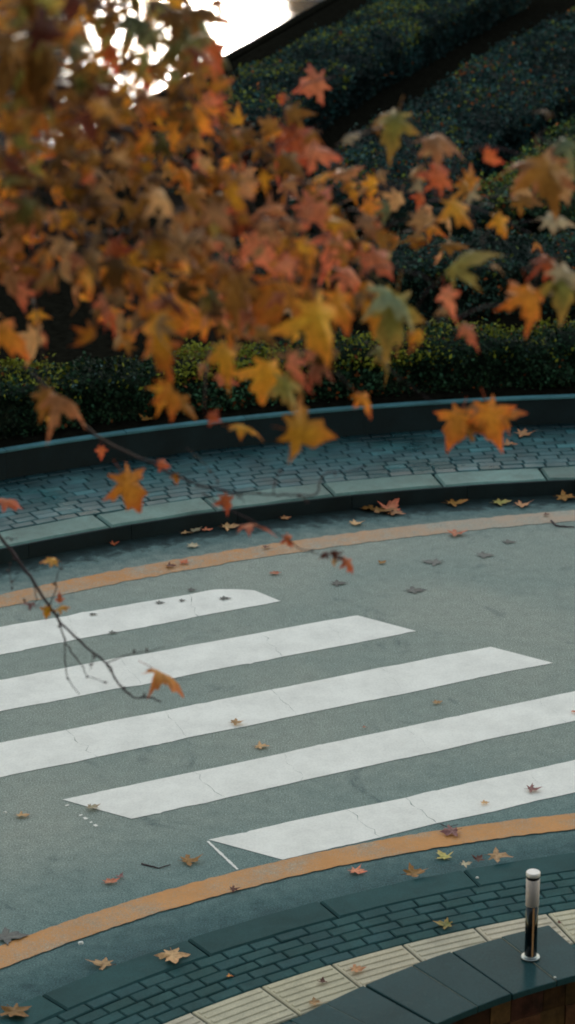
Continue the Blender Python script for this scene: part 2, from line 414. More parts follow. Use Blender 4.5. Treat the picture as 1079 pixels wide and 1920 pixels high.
# ------------------------------------------------------------------ hedges
def leaf_cloud(P, N, size, cols, aspect=1.6):
    n = len(P)
    t = rng.normal(size=(n, 3)); t -= N * (t * N).sum(1)[:, None]; t /= np.linalg.norm(t, axis=1)[:, None] + 1e-9
    b = np.cross(N, t); s = size[:, None]
    k = .12
    v0 = P - t * s * .5; v1 = P + b * s * .5 / aspect + N * s * k; v2 = P + t * s * .5; v3 = P - b * s * .5 / aspect + N * s * k
    V = np.stack([v0, v1, v2, v3], 1).reshape(-1, 3); Fq = np.arange(4 * n).reshape(n, 4)
    return V, Fq, np.repeat(cols, 4, 0)
def hedge(line, halfw, height, z0, density, lsize, label, base=(.022, .060, .035), hot=(.13, .20, .025), hotf=.05, group=None, seed=0, berries=None, warm=0.0, bloom=.02):
    """clipped hedge along a ground line: a knobbly core and leaves all over it"""
    line = [np.array(p, float) for p in line]
    seg = [np.hypot(*(line[i + 1] - line[i])) for i in range(len(line) - 1)]; Lt = sum(seg)
    def at(s):
        for i, L in enumerate(seg):
            if s <= L or i == len(seg) - 1:
                d = (line[i + 1] - line[i]) / L; return line[i] + d * s, d
            s -= L
    def prof(u, hw, h):      # u 0..1 over the section: side, rounded top, side
        side = h / (2 * h + 2 * hw); 
        if u < side: return (-hw * (.86 + .14 * (u / side)), h * u / side, (-1, .1))
        if u > 1 - side: return (hw * (.86 + .14 * ((1 - u) / side)), h * (1 - u) / side, (1, .1))
        t = (u - side) / (1 - 2 * side); x = -1 + 2 * t
        return (hw * x, h * (1 + .10 * (1 - x * x)) - .08 * h * abs(x) ** 6, (x ** 5, 1))
    def surf(s, u):
        c, d = at(s); nn = np.array([d[1], -d[0]])
        e = min(s, Lt - s); er = min(1, max(.15, e / .35)) ** .5
        x, z, nr = prof(u, halfw * er, height * (.75 + .25 * er))
        n3 = np.array([nn[0] * nr[0], nn[1] * nr[0], nr[1]]); n3 /= np.linalg.norm(n3)
        p = np.array([c[0] + nn[0] * x, c[1] + nn[1] * x, z0 + z])
        q = noise.noise(Vector(p * 1.7) + Vector((seed, 0, 0))) * .15 + noise.noise(Vector(p * 5) + Vector((seed, 0, 0))) * .09
        p = p + n3 * q * min(1, z / .1 + .1)
        return p, n3, z / height
    ns = max(6, int(Lt / .12)); nu = 18
    V = []; C = []
    for i in range(ns + 1):
        for j in range(nu + 1):
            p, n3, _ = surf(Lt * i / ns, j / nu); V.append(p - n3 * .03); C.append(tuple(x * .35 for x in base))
    Fq = [(i * (nu + 1) + j, i * (nu + 1) + j + 1, (i + 1) * (nu + 1) + j + 1, (i + 1) * (nu + 1) + j) for i in range(ns) for j in range(nu)]
    area = Lt * (2 * height + 2 * halfw); n = int(area * density)
    ss = rng.random(n) * Lt; uu = rng.random(n)
    P = []; N = []; T = []
    for s, u in zip(ss, uu):
        p, n3, zz = surf(s, u); P.append(p); N.append(n3); T.append(zz)
    P = np.array(P); N = np.array(N); T = np.array(T)
    off = rng.normal(.0, .028, n); sh = rng.random(n) < .05; off[sh] += rng.uniform(.02, .10, sh.sum()); P += N * off[:, None]
    Nn = N * .7 + rng.normal(size=(n, 3)) * .75; Nn /= np.linalg.norm(Nn, axis=1)[:, None]
    cols = np.array(base)[None] * (rng.uniform(.4, 1.9, n)[:, None]) * (1 + rng.normal(size=(n, 3)) * .06)
    patch = np.array([noise.noise(Vector(p * .9) + Vector((seed, 5, 0))) for p in P])
    cols *= (1 + 1.0 * patch)[:, None]; cols[sh] *= 1.6
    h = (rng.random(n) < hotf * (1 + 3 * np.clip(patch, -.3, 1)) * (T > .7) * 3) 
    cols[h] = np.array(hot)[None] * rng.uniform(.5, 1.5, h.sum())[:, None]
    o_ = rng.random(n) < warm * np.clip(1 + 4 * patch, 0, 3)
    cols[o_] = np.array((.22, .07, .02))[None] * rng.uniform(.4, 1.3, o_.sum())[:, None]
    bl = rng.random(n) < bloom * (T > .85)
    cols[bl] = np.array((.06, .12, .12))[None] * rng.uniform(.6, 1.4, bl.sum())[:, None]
    LV, LF, LC = leaf_cloud(P, Nn, rng.uniform(.6, 1.35, n) * lsize, np.clip(cols, .001, 1))
    nv = len(V)
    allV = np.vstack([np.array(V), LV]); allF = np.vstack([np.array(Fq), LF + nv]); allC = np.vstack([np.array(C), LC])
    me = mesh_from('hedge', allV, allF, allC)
    o = link('hedge', me, M_HEDGE, label=label, cat='hedge', group=group)
    if berries:
        for k in range(berries[0]):
            mbk = MB()
            p = A3(0, 0, 1)
            px, py = random.gauss(berries[1], berries[3]), random.gauss(berries[2], berries[4])
            dsp = ray(px, py); t = (berries[5] - CAM[1]) / dsp[1]; p = CAM + dsp * t
            p = p + np.array([0, random.uniform(-.05, .05), 0]); r = random.uniform(.008, .016)
            vs = []; fs = []
            for (lat) in (-.6, .6):
                for q in range(6): vs.append((p[0] + r * math.cos(q * PI / 3) * .85, p[1] + r * math.sin(q * PI / 3) * .85, p[2] + r * lat))
            vs += [(p[0], p[1], p[2] - r), (p[0], p[1], p[2] + r)]
            for q in range(6):
                fs.append((q, (q + 1) % 6, 6 + (q + 1) % 6, 6 + q)); fs.append((12, (q + 1) % 6, q)); fs.append((13, 6 + q, 6 + (q + 1) % 6))
            mbk.add(vs, fs)
            link('berry', mbk.mesh('berry', True), M_BERRY, o)
    return o
HG = 'clipped hedges in the raised bed'
def arcline(r, a0, a1, n=24): return [pt(CF, r, rad(a0 + (a1 - a0) * i / n), 0)[:2] for i in range(n + 1)]
hedge(arcline(RW + .72, 88, 140), .34, .45, .38, 2300, .046, 'low clipped hedge right behind the pale coping, with yellow-green tips', (.014, .042, .022), (.17, .19, .02), .20, HG, 1, warm=.04)
hedge([G(1500, 545, .4)[:2], G(1079, 560, .4)[:2], G(700, 575, .4)[:2], G(300, 560, .4)[:2]], .62, .62, .38, 1100, .055, 'dark hedge with scattered red berries, second row up from the coping', (.018, .046, .038), (.09, .13, .03), .03, HG, 2,
      berries=(26, 912, 558, 34, 9, 29.15), warm=.03)
hedge([G(1500, 440, .4)[:2], G(1079, 440, .4)[:2], G(840, 455, .4)[:2], G(560, 420, .4)[:2]], .55, .5, .38, 900, .060, 'dark hedge between the berry row and the diagonal rows', (.016, .046, .038), (.09, .12, .03), .03, HG, 3, warm=.05)
def diag(Lp, Rp, h, ztop, **kw):
    Lg = [G(*p, ztop)[:2] for p in Lp]; Rg = [G(*p, ztop)[:2] for p in Rp]
    hw = np.mean([np.hypot(*(l - r)) for l, r in zip(Lg, Rg)]) / 2
    return [(l + r) / 2 for l, r in zip(Lg, Rg)], hw
ln, hw = diag([(290, 260), (362, 185), (470, 112), (585, 60), (700, 0), (860, -75)], [(480, 285), (520, 220), (620, 145), (730, 80), (855, 10), (1010, -65)], .65, 1.1)
hedge(ln, hw * .95, .66, .38, 950, .060, 'broad hedge running away along the far road, its top edge lit yellow green', (.009, .030, .030), (.13, .16, .02), .05, HG, 4, warm=.012)
ln, hw = diag([(600, 330), (700, 225), (820, 160), (950, 80), (1060, 15), (1200, -60)], [(790, 380), (850, 300), (960, 215), (1080, 130), (1200, 60), (1340, -20)], .65, 1.1)
hedge(ln, hw * .74, .66, .38, 950, .060, 'middle diagonal hedge between two dark gaps', (.010, .034, .034), (.10, .13, .02), .025, HG, 5, warm=.04)
ln, hw = diag([(900, 345), (985, 285), (1085, 215), (1220, 130)], [(1180, 400), (1260, 330), (1340, 260), (1480, 170)], .65, 1.1)
hedge(ln, hw, .62, .38, 700, .070, 'bright green hedge corner past the last dark gap, topped with fallen leaves', (.024, .060, .028), (.15, .19, .03), .09, HG, 6, warm=.05)

# ------------------------------------------------------------------ maple leaves
half = [(0, 0), (.09, -.01), (.27, -.15), (.27, -.04), (.22, .06), (.22, .13), (.36, .15), (.46, .19), (.68, .27), (.50, .34), (.46, .42), (.34, .39), (.24, .39), (.27, .54), (.30, .70), (.16, .74), (.09, .90)]
OUT = np.array(half + [(0, 1.08)] + [(-x, y) for x, y in half[:0:-1]])
AX = np.array([1.0 if i in (2, 8, 17, 26, 32) else 0.0 for i in range(len(OUT))])
NO = len(OUT)
TIP = np.clip(np.hypot(OUT[:, 0], OUT[:, 1] - .28) / .7, 0, 1)
def maple_leaf(base, tip, normal, size, cin, ctip, curl=.25, fold=.25, rs=None, petiole=.35, wob=.05, width=1.0):
    rs = rs or random
    t = np.array(tip, float); t /= np.linalg.norm(t)
    n = np.array(normal, float); n -= t * (n @ t); n /= np.linalg.norm(n) + 1e-9
    b = np.cross(t, n)
    o = OUT.copy(); o[:, 0] *= rs.uniform(.85, 1.12) * width
    o = o * (1 + np.array([rs.uniform(-.09, .09) for _ in range(NO)])[:, None])
    ce = np.array([0, .27])
    m = ce + (o - ce) * .5
    pts = np.vstack([[ce], m, o])
    r = np.hypot(pts[:, 0], pts[:, 1] - .27)
    ph = rs.uniform(0, 6); an = np.arctan2(pts[:, 0], pts[:, 1] - .27)
    z = -curl * r ** 2 * 1.6 - fold * np.abs(pts[:, 0]) * .5 + r * wob * 2.2 * np.sin(an * 2.5 + ph) + r * wob * 1.5 * np.sin(an * 5 + ph * 2)
    P = np.array(base)[None] + size * (b[None] * pts[:, :1] + t[None] * pts[:, 1:2] + n[None] * z[:, None])
    cin = np.array(cin); ctip = np.array(ctip)
    k = np.concatenate([[0], TIP * .35, TIP])[:, None] ** 1.5
    C = cin[None] * (1 - k) + ctip[None] * k
    C = C * (1 + np.array([rs.uniform(-.12, .12) for _ in range(len(C))])[:, None])
    Fs = []
    for i in range(NO):
        j = (i + 1) % NO
        Fs += [(0, 1 + i, 1 + j), (1 + i, 1 + NO + i, 1 + NO + j), (1 + i, 1 + NO + j, 1 + j)]
    nv = len(P)
    if petiole:
        e = np.array(base) - t * size * petiole + n * size * .05 * rs.uniform(-1, 1); w = b * size * .014; w2 = n * size * .014
        p0 = np.array(base) + t * size * .02
        P = np.vstack([P, [p0 - w, p0 + w, p0 + w2, e - w, e + w, e + w2]])
        C = np.vstack([C, np.tile(ctip * .6, (6, 1))])
        for q in range(3):
            q2 = (q + 1) % 3
            Fs += [(nv + q, nv + q2, nv + 3 + q2), (nv + q, nv + 3 + q2, nv + 3 + q)]
    return P, np.array(Fs), np.clip(C, .002, .95)
class Leaves:
    def __init__(s): s.V = []; s.F = []; s.C = []; s.n = 0
    def add(s, r):
        s.V.append(r[0]); s.F.append(r[1] + s.n); s.C.append(r[2]); s.n += len(r[0])
    def mesh(s, name): return mesh_from(name, np.vstack(s.V), np.vstack(s.F), np.vstack(s.C), True)
PAL = {
 'o': ((.60, .27, .035), (.60, .12, .03)), 'g': ((.62, .34, .035), (.62, .20, .03)), 'r': ((.50, .14, .05), (.56, .09, .05)),
 'p': ((.56, .22, .12), (.60, .13, .08)), 'k': ((.50, .27, .13), (.54, .20, .10)), 'e': ((.20, .22, .06), (.42, .22, .05)),
 'b': ((.28, .15, .035), (.32, .13, .03)), 'd': ((.10, .03, .02), (.14, .03, .02)), 'y': ((.45, .42, .12), (.50, .36, .12)),
 't': ((.52, .33, .16), (.48, .26, .13)), 'w': ((.42, .38, .26), (.45, .33, .22)), 'v': ((.20, .28, .17), (.36, .30, .12)), 's': ((.125, .14, .14), (.09, .10, .11)),
 'm': ((.20, .09, .09), (.24, .10, .10))}
def pal(k):
    a, b = PAL[k]; f = random.uniform(.8, 1.4); return tuple(x * f for x in a), tuple(x * f for x in b)
def imgdir(deg, depth=0.0): return R_ * math.cos(rad(deg)) + U_ * math.sin(rad(deg)) + D_ * depth
TREE = empty('maple_tree', (-3.0, 9.5, .12), 'tall maple in orange, gold and pink autumn leaf, its branches hanging over the road', 'tree')
TO = np.array([-3.0, 9.5, .12])
def in_tree(V): return np.asarray(V) - TO
crown = Leaves()
# leaves one can tell apart: px, py (leaf centre), distance, size in px, palette, direction of the tip, tilt of the face
HAND = [
 (605,612,8.2,120,'g',-75,.2),(520,560,8.6,110,'o',-120,.3),(490,470,9,90,'p',-60,.4),(600,400,9,95,'p',-30,.5),(580,480,8.7,90,'o',-80,.3),(630,460,9,80,'p',-100,.3),
 (735,600,8.8,125,'e',-95,.2),(750,560,8.8,110,'v',-30,.6),(700,560,9,90,'g',-70,.3),(715,490,9.4,70,'p',-40,.4),(300,630,8.6,115,'g',-100,.2),(300,660,8.7,80,'o',-80,.1),(340,590,8.8,95,'o',-60,.3),
 (425,672,8.6,80,'g',-70,.2),(550,690,8.6,62,'p',-80,.3),(540,735,8.9,85,'e',-85,.3),(505,710,9,80,'g',-95,.4),(570,730,9,70,'b',-60,.4),
 (200,575,9,62,'p',-80,.4),(215,600,9.2,44,'r',-60,.5),(15,630,9,90,'o',-40,.3),(62,648,9.3,75,'t',-100,.2),(84,632,9.4,30,'r',-60,.5),(68,595,9.4,35,'g',-90,.5),
 (20,535,9.2,60,'k',-70,.5),(38,555,9.2,50,'p',-90,.4),(125,745,9.2,78,'k',-15,.5),(85,750,9.2,60,'b',-100,.4),(95,790,9.4,25,'g',-90,.3),(330,745,9,85,'o',-70,.4),(345,760,9.2,60,'b',-40,.4),(305,740,9.2,60,'g',-110,.3),
 (400,782,9.5,26,'r',-30,.4),(462,800,9.6,60,'g',-10,.7),(578,812,8.8,92,'g',-20,.55),(685,750,9,50,'o',-50,.3),
 (585,160,10,60,'p',-150,.4),(828,258,9.2,82,'k',0,.3),(805,280,9.6,35,'t',180,.5),(828,325,9.2,68,'r',80,.4),(922,300,9.2,48,'r',-45,.7),(735,240,9.2,85,'e',-100,.3),(715,215,9.4,60,'b',60,.6),
 (1030,330,8.8,105,'b',-80,.3),(1010,320,8.9,90,'k',-120,.5),(1045,265,9,70,'v',-160,.7),(985,300,9.2,60,'k',150,.5),(1060,345,9,60,'t',-60,.4),(885,357,9.6,50,'w',60,.5),(862,395,9.2,72,'g',-40,.7),
 (940,420,9.4,48,'g',-80,.3),(1045,412,9.6,62,'w',0,.85),(800,412,9.4,58,'t',10,.7),(862,485,8.8,88,'y',35,.7),(840,562,9,58,'p',-85,.2),(1000,567,8.8,85,'o',-70,.2),(975,545,9,50,'k',120,.6),
 (1060,545,8.8,80,'e',-90,.3),(1065,515,8.8,70,'w',-20,.6),(1035,488,9,52,'r',-40,.7),(930,495,9.6,24,'t',0,.8),(560,270,9.4,90,'r',-60,.4),(600,285,9.2,75,'p',-20,.4),(520,290,9.4,80,'r',-120,.5),
 (655,255,9.6,40,'w',30,.85),(780,320,9.6,35,'t',60,.7),(790,350,9.6,30,'w',-60,.5),(790,372,9.6,30,'r',-80,.5),(650,320,9.6,55,'k',10,.7),(660,355,9.6,50,'g',-60,.6),(690,400,9.6,55,'o',-80,.6),
 (700,350,9.8,45,'g',-90,.5),(745,380,9.8,45,'t',-120,.6),(730,395,9.8,45,'v',-60,.6),(545,220,9.4,60,'b',-80,.5),(530,185,9.8,22,'r',-90,.3),
 (270,40,8.6,90,'v',-20,.6),(350,45,8.6,110,'v',-150,.4),(370,90,8.6,90,'e',-100,.4),(320,20,8.6,80,'e',-40,.5),(205,95,8.7,60,'r',-70,.5),(180,135,8.8,60,'t',-120,.4),
 (60,90,7.6,150,'b',-20,.3),(100,110,7.6,130,'b',-60,.3),(45,150,7.8,130,'e',-80,.4),(30,20,8,110,'b',-90,.4),(140,45,8.4,80,'v',-10,.5),(375,15,8.2,80,'b',0,.5),(400,100,8.8,70,'r',-80,.4),(370,140,8.8,70,'b',-90,.4),
 (250,180,9,60,'k',180,.7),(270,140,9.2,50,'r',-90,.5),(310,130,9.2,60,'v',-10,.7),(215,170,9.2,60,'g',160,.6),(275,170,9.4,50,'b',-40,.6),(378,205,9,60,'p',-80,.5),(395,225,9,50,'p',-100,.5),
 (440,375,8.8,80,'g',-90,.3),(60,400,8.8,90,'p',-60,.4),(25,430,8.8,85,'k',-90,.4),(130,470,8.8,90,'t',-70,.4),(210,480,8.6,80,'r',-80,.4),(250,500,8.6,75,'g',-90,.4),(160,500,8.8,60,'b',-40,.4),
 (350,470,8.6,90,'t',-60,.3),(380,520,8.6,100,'o',-90,.3),(440,550,8.6,95,'b',-100,.3),(640,580,8.7,90,'o',-70,.4),(665,520,9,75,'p',-30,.5),
]
nodes = []; hand_tips = []
for (px, py, d, s, k, an_, tl_) in HAND:
    tip = imgdir(an_ + random.uniform(-12, 12), random.uniform(-.35, .35)); nv = -D_ * random.uniform(.5, 1) + U_ * random.uniform(-.2, 1.2) * tl_ * 2.2 + R_ * random.uniform(-1.4, 1.4) * tl_
    sz = s * d / F * 1.0; c = A3(px, py, d); base = c - tip / np.linalg.norm(tip) * sz * .42
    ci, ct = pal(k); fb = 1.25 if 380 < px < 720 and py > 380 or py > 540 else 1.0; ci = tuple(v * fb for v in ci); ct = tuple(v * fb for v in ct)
    crown.add(maple_leaf(base, tip, nv, sz, ci, ct, random.uniform(.25, 1.1), random.uniform(.2, 1.3), wob=random.uniform(.05, .12), width=random.uniform(.6, 1.05)))
    if py < 790: hand_tips.append(base - tip * sz * .35)
GA = [(50,90,90,105,150,8.0,'bbeogdbe'),(160,110,45,80,52,8.2,'beogdb'),(140,320,140,110,138,8.8,'oogbbteb'),(320,40,55,50,44,8.8,'evbbg'),(280,225,60,40,30,9.0,'obbg'),(330,440,145,95,138,9.2,'oogobpktb'),(510,420,95,80,66,9.3,'ogbpkob'),
      (560,580,85,60,42,9.3,'ogbpt'),(630,490,60,60,24,9.5,'ogptb'),(300,540,80,60,24,9.3,'gobt'),(50,460,65,70,24,9.3,'opkb'),(740,400,80,55,12,9.8,'ogtbk'),(385,120,22,65,34,9.2,'brbe'),(430,280,75,50,28,9.5,'orbbt'),
      (250,250,90,70,36,9.6,'obbtg'),(900,400,90,60,6,10,'tobb'),(700,640,50,45,5,9.8,'evb')]
for (gx, gy, sx, sy, cnt, dm, pk) in GA:
    k = 0
    while k < cnt:
        px, py = random.gauss(gx, sx), random.gauss(gy, sy); d = random.gauss(dm, .7)
        if 395 < px < 560 and py < 175 and (py < 150 - (px - 400) * .9 + 20): continue
        if 225 < px < 330 and 70 < py < 190 and random.random() < .65: continue
        if py > 700 or d < 7: continue
        c = A3(px, py, d); nodes.append(c)
        for q in range(random.choice((1, 1, 2, 2, 3))):
            k += 1
            an_ = random.gauss(-85, 55); tip = imgdir(an_, random.uniform(-.7, .7)); nv = -D_ * random.uniform(.2, 1) + U_ * random.uniform(-.5, .9) + R_ * random.uniform(-1, 1)
            sz = random.uniform(.045, .108); ci, ct = pal(random.choice(pk)); fd = random.choice((.35, .6, .9, 1.1, 1.25)); ci = tuple(v * fd for v in ci); ct = tuple(v * fd for v in ct)
            base = c + np.array([random.uniform(-.05, .05) for _ in range(3)])
            crown.add(maple_leaf(base, tip, nv, sz, ci, ct, random.uniform(.2, 1.0), random.uniform(.1, 1.3), width=random.uniform(.5, 1.05)))
# the rest of the crown, beside and above the view
for k in range(170):
    c = np.array([random.gauss(-3.0, 1.0), random.gauss(9.3, 1.3), random.gauss(7.6, .8)])
    pxx = 539.5 + F * (c @ R_) / ((c - CAM) @ D_)
    if pxx > -60 and c[2] < 7.9: continue
    nodes.append(c)
    for q in range(5):
        tip = np.array([random.gauss(0, .6), random.gauss(0, .6), random.gauss(-.6, .5)]); nv = np.array([random.gauss(0, 1) for _ in range(3)])
        ci, ct = pal(random.choice('oogbpte'))
        crown.add(maple_leaf(c + np.array([random.uniform(-.1, .1) for _ in range(3)]), tip, nv, random.uniform(.08, .15), ci, ct))
link('crown', mesh_from('crown', in_tree(np.vstack(crown.V)), np.vstack(crown.F), np.vstack(crown.C), True), M_MAPLE, TREE)

# branches
def tube(mb, pts, r0, r1, seg=6, knob=0.0):
    pts = [np.array(p, float) for p in pts]; n = len(pts); st = len(mb.v)
    up = np.array([.13, .31, .94]); V = []
    for i, p in enumerate(pts):
        d = pts[min(i + 1, n - 1)] - pts[max(i - 1, 0)]; d /= np.linalg.norm(d) + 1e-9
        a = np.cross(d, up); a /= np.linalg.norm(a) + 1e-9; b = np.cross(d, a)
        r = r0 + (r1 - r0) * i / (n - 1); r *= 1 + random.uniform(-knob, knob)
        for q in range(seg): V.append(p + (a * math.cos(2 * PI * q / seg) + b * math.sin(2 * PI * q / seg)) * r)
    Fs = [(i * seg + q, i * seg + (q + 1) % seg, (i + 1) * seg + (q + 1) % seg, (i + 1) * seg + q) for i in range(n - 1) for q in range(seg)]
    Fs += [tuple(range(seg))[::-1], tuple((n - 1) * seg + q for q in range(seg))]
    mb.add(V, Fs)
def smooth_pts(P, sub=4, wig=0.0):
    P = [np.array(p, float) for p in P]; out = []
    for i in range(len(P) - 1):
        p0, p1, p2, p3 = P[max(i - 1, 0)], P[i], P[i + 1], P[min(i + 2, len(P) - 1)]
        for k in range(sub):
            t = k / sub
            q = .5 * ((2 * p1) + (-p0 + p2) * t + (2 * p0 - 5 * p1 + 4 * p2 - p3) * t * t + (-p0 + 3 * p1 - 3 * p2 + p3) * t ** 3)
            if wig and (i or k): q = q + np.array([random.uniform(-wig, wig) for _ in range(3)])
            out.append(q)
    out.append(P[-1]); return out
mb = MB()
tr = smooth_pts([(-3.0, 9.5, .0), (-3.03, 9.5, 1.5), (-2.95, 9.55, 3.2), (-3.0, 9.5, 4.8), (-2.9, 9.45, 6.2), (-3.0, 9.4, 8.2)], 6)
tube(mb, in_tree(tr), .17, .05, 14, .05)
link('trunk', mb.mesh('trunk', True), M_BARK, TREE)
limbs = [[(-2.95, 9.5, 5.0), (-2.2, 9.2, 6.0), (-1.4, 8.9, 6.75), A3(90, 165, 8.7), A3(240, 250, 8.9), A3(390, 330, 9.2)],
         [(-2.95, 9.5, 5.6), (-2.0, 9.0, 6.6), (-1.2, 8.8, 6.95), A3(0, 40, 8.8), A3(250, 46, 9.0)],
         [(-2.95, 9.5, 4.4), (-2.1, 9.4, 5.5), (-1.2, 9.4, 6.2), A3(60, 420, 9.3), A3(280, 480, 9.4), A3(480, 520, 9.4)],
         [(-2.95, 9.45, 6.0), (-3.4, 8.8, 7.4), (-3.8, 8.4, 8.6)], [(-2.95, 9.45, 6.4), (-2.7, 10.2, 7.6), (-2.4, 10.8, 8.8)]]
net = []; mb = MB()
for i, L in enumerate(limbs):
    P = smooth_pts(L, 7, .008); net += P
    tube(mb, in_tree(P), .042 if i < 3 else .05, .006, 8, .1)
    if i < 3: pass
todo = nodes + hand_tips
netA = np.array(net); order = sorted(range(len(todo)), key=lambda i: np.min(np.linalg.norm(netA - todo[i], axis=1)))
for i in order:
    p = todo[i]; dd = np.linalg.norm(netA - p, axis=1); j = int(np.argmin(dd)); q = netA[j]; L = dd[j]
    if L < .01 or L > 1.6: continue
    mid = (p + q) / 2 + np.array([random.uniform(-.08, .08), random.uniform(-.08, .08), .10]) * L
    P = smooth_pts([q, mid, p], 4, .003)
    tube(mb, in_tree(P), min(.006, .002 + .005 * L), .0015, 4)
    netA = np.vstack([netA, P[1:]])
# thin forks crossing the glare
for P_, d in (([(0,168),(60,162),(110,152),(190,148),(225,125),(255,92),(262,60)], 9.0), ([(190,148),(250,130),(300,118),(335,112)], 9.0), ([(225,128),(240,165),(238,200)], 9.1), ([(120,290),(170,215),(200,185),(250,160)], 9.3)):
    P_ = [A3(*p, d) for p in P_]; j = int(np.argmin(np.linalg.norm(netA - P_[0], axis=1)))
    P_ = smooth_pts([netA[j]] + P_, 3, .003); tube(mb, in_tree(P_), .010, .004, 5, .1); netA = np.vstack([netA, P_])
link('limb', mb.mesh('limb', True), M_TWIG, TREE)

# hanging bare branches with their few leaves
def branch(label, lines, lvs, d, r):
    mb = MB()
    for (P_, k) in lines:
        P = smooth_pts([A3(x, y, d + dd) for x, y, dd in P_], 4, .0045)
        tube(mb, in_tree(P), r * k, r * k * .45, 6, .18)
        for p in P[2::3]:          # buds
            if random.random() < .55:
                q = p + np.array([random.uniform(-.015, .015), random.uniform(-.015, .015), random.uniform(-.012, .018)])
                tube(mb, in_tree([p, (p + q) / 2, q]), r * .35, r * .75, 5)
    o = link('branch', mb.mesh('branch', True), M_TWIG, TREE, label=label)
    for (px, py, s, k, an_, tl_, lab, dd) in lvs:
        tip = imgdir(an_, random.uniform(-.3, .3)); nv = -D_ * (1 - tl_) + U_ * tl_ * 1.6 + R_ * random.uniform(-.3, .3)
        dx = d + dd; sz = s * dx / F * 1.05; ci, ct = pal(k); base = A3(px, py, dx) - tip / np.linalg.norm(tip) * sz * .42
        V, Fs, C = maple_leaf(base, tip, nv, sz, ci, ct, random.uniform(.2, .5), random.uniform(.1, .5))
        link('leaf', mesh_from('leaf', in_tree(V), Fs, C, True), M_MAPLE, o, label=lab)
branch('bare plum-coloured branch drooping over the white bars', [
  ([(-160,800,-.9),(-60,930,-.3),(0,1005,0),(40,1058,0),(75,1107,0),(105,1155,.02),(150,1203,.03),(200,1243,.04),(222,1280,.05),(252,1307,.05),(280,1308,.05),(302,1316,.05)],1.0),
  ([(105,1155,0),(122,1200,.05),(121,1240,.08),(131,1275,.1),(150,1303,.1)],.5), ([(124,1208,.05),(148,1240,.1),(165,1266,.12),(202,1281,.14)],.45),
  ([(200,1243,.03),(240,1228,0),(275,1221,-.03),(310,1213,-.05)],.4), ([(172,1222,0),(174,1240,0),(169,1255,.03)],.35), ([(92,1135,0),(106,1105,-.05),(107,1080,-.06),(117,1060,-.06)],.4),
  ([(60,1085,0),(70,1125,.05),(48,1130,.05)],.35),([(10,1010,0),(35,1008,0)],.35),([(200,1246,0),(230,1290,.1),(245,1300,.1)],.3),([(18,1055,0),(20,1085,0),(24,1100,0)],.3)],
  [(88,1148,24,'g',-100,.3,'small yellow leaf',0),(116,1138,24,'g',20,.5,'small yellow leaf',0),(95,1050,30,'g',170,.5,'small yellow leaf',-.1),(113,1122,18,'r',90,.4,'small red leaf',0),(54,1130,26,'m',170,.6,'shrivelled plum leaf',0),
   (315,1266,76,'o',-25,.9,'orange leaf hanging edge-on below the branch',-.3),(18,940,48,'r',-10,.5,'red leaf by the near branch',-.4),(190,848,24,'r',-90,.3,'tiny red leaf',-.6)], 12.0, .0080)
branch('thin dark branch crossing the far pavement', [
  ([(60,700,-.5),(180,815,-.2),(285,868,0),(350,900,0),(400,914,0),(450,924,0),(500,927,0),(545,927,0),(592,926,0),(607,890,.02),(650,885,.03),(690,873,.04)],.9),
  ([(514,926,0),(520,892,.03),(541,868,.04)],.4),([(450,924,0),(458,945,.03)],.4),([(350,840,-.1),(392,878,0),(408,905,.02),(412,918,0)],.3),([(560,926,0),(572,936,0),(580,942,0)],.3),([(350,900,0),(357,915,0)],.5)],
  [(248,918,84,'o',-60,.35,'large orange-brown leaf hanging in front of the pavement',-.2),(307,870,24,'r',-20,.3,'small red leaf at the branch',0),(331,898,20,'o',-90,.2,'tiny orange leaf',0),(426,943,36,'r',-70,.3,'small red leaf below the branch',0)], 10.6, .0068)
branch('dark twig tip over the far ochre line', [
  ([(380,925,-.1),(470,975,0),(530,1004,0),(560,1028,0),(600,1040,0),(640,1046,0)],.6)],
  [(476,982,56,'r',5,.8,'red-orange leaf seen edge-on',0),(543,1013,26,'r',-60,.4,'small crimson leaf',0),(655,1057,32,'r',-50,.4,'bright red leaf at the twig tip',0),
   (608,1040,18,'d',-150,.4,'dark shrivelled leaf',0),(627,1042,20,'d',-80,.4,'dark shrivelled leaf',0),(640,1045,14,'d',-30,.4,None,0),(626,1054,14,'t',-100,.4,None,0)], 11.0, .0060)
branch('leafy twig end hanging over the wet bricks', [
  ([(690,640,-.2),(740,700,0),(800,745,0),(850,770,0),(890,785,0)],.35)],
  [(858,795,70,'o',-110,.3,'orange-brown leaf, the inner of a hanging pair',0),(878,785,66,'b',70,.5,None,.03),(925,790,84,'o',-70,.35,'broad orange leaf, the outer of a hanging pair',-.03),(952,775,50,'o',20,.5,None,0)], 10.0, .0050)

# ------------------------------------------------------------------ fallen leaves and litter
def fallen(px, py, s, k, deg, label, z=0.0, curl=.35, cat='leaf', flip=1, group='fallen leaves'):
    if k == 's': curl = .05
    p = G(px, py, z); dist = np.linalg.norm(p - CAM); size = s * dist / F * .98
    t = np.array([math.cos(rad(deg)), math.sin(rad(deg)), 0]); ci, ct = pal(k)
    base = -t * size * .4
    V, Fs, C = maple_leaf(base, t, (random.uniform(-.12, .12), random.uniform(-.12, .12), 1), size, ci, ct, min(curl, .55) * -.32 * flip, random.uniform(-.25, .25) * flip, petiole=.3 if s > 16 else 0, wob=.05)
    if k == 's': V[:, 2] *= .25
    V[:, 2] -= V[:, 2].min() - (.006 if k == 's' else .011)
    link('fallen_leaf', mesh_from('fallen_leaf', V, Fs, C, True), M_FALLEN, label=label, cat=cat, group=group, loc=(float(p[0]), float(p[1]), z))
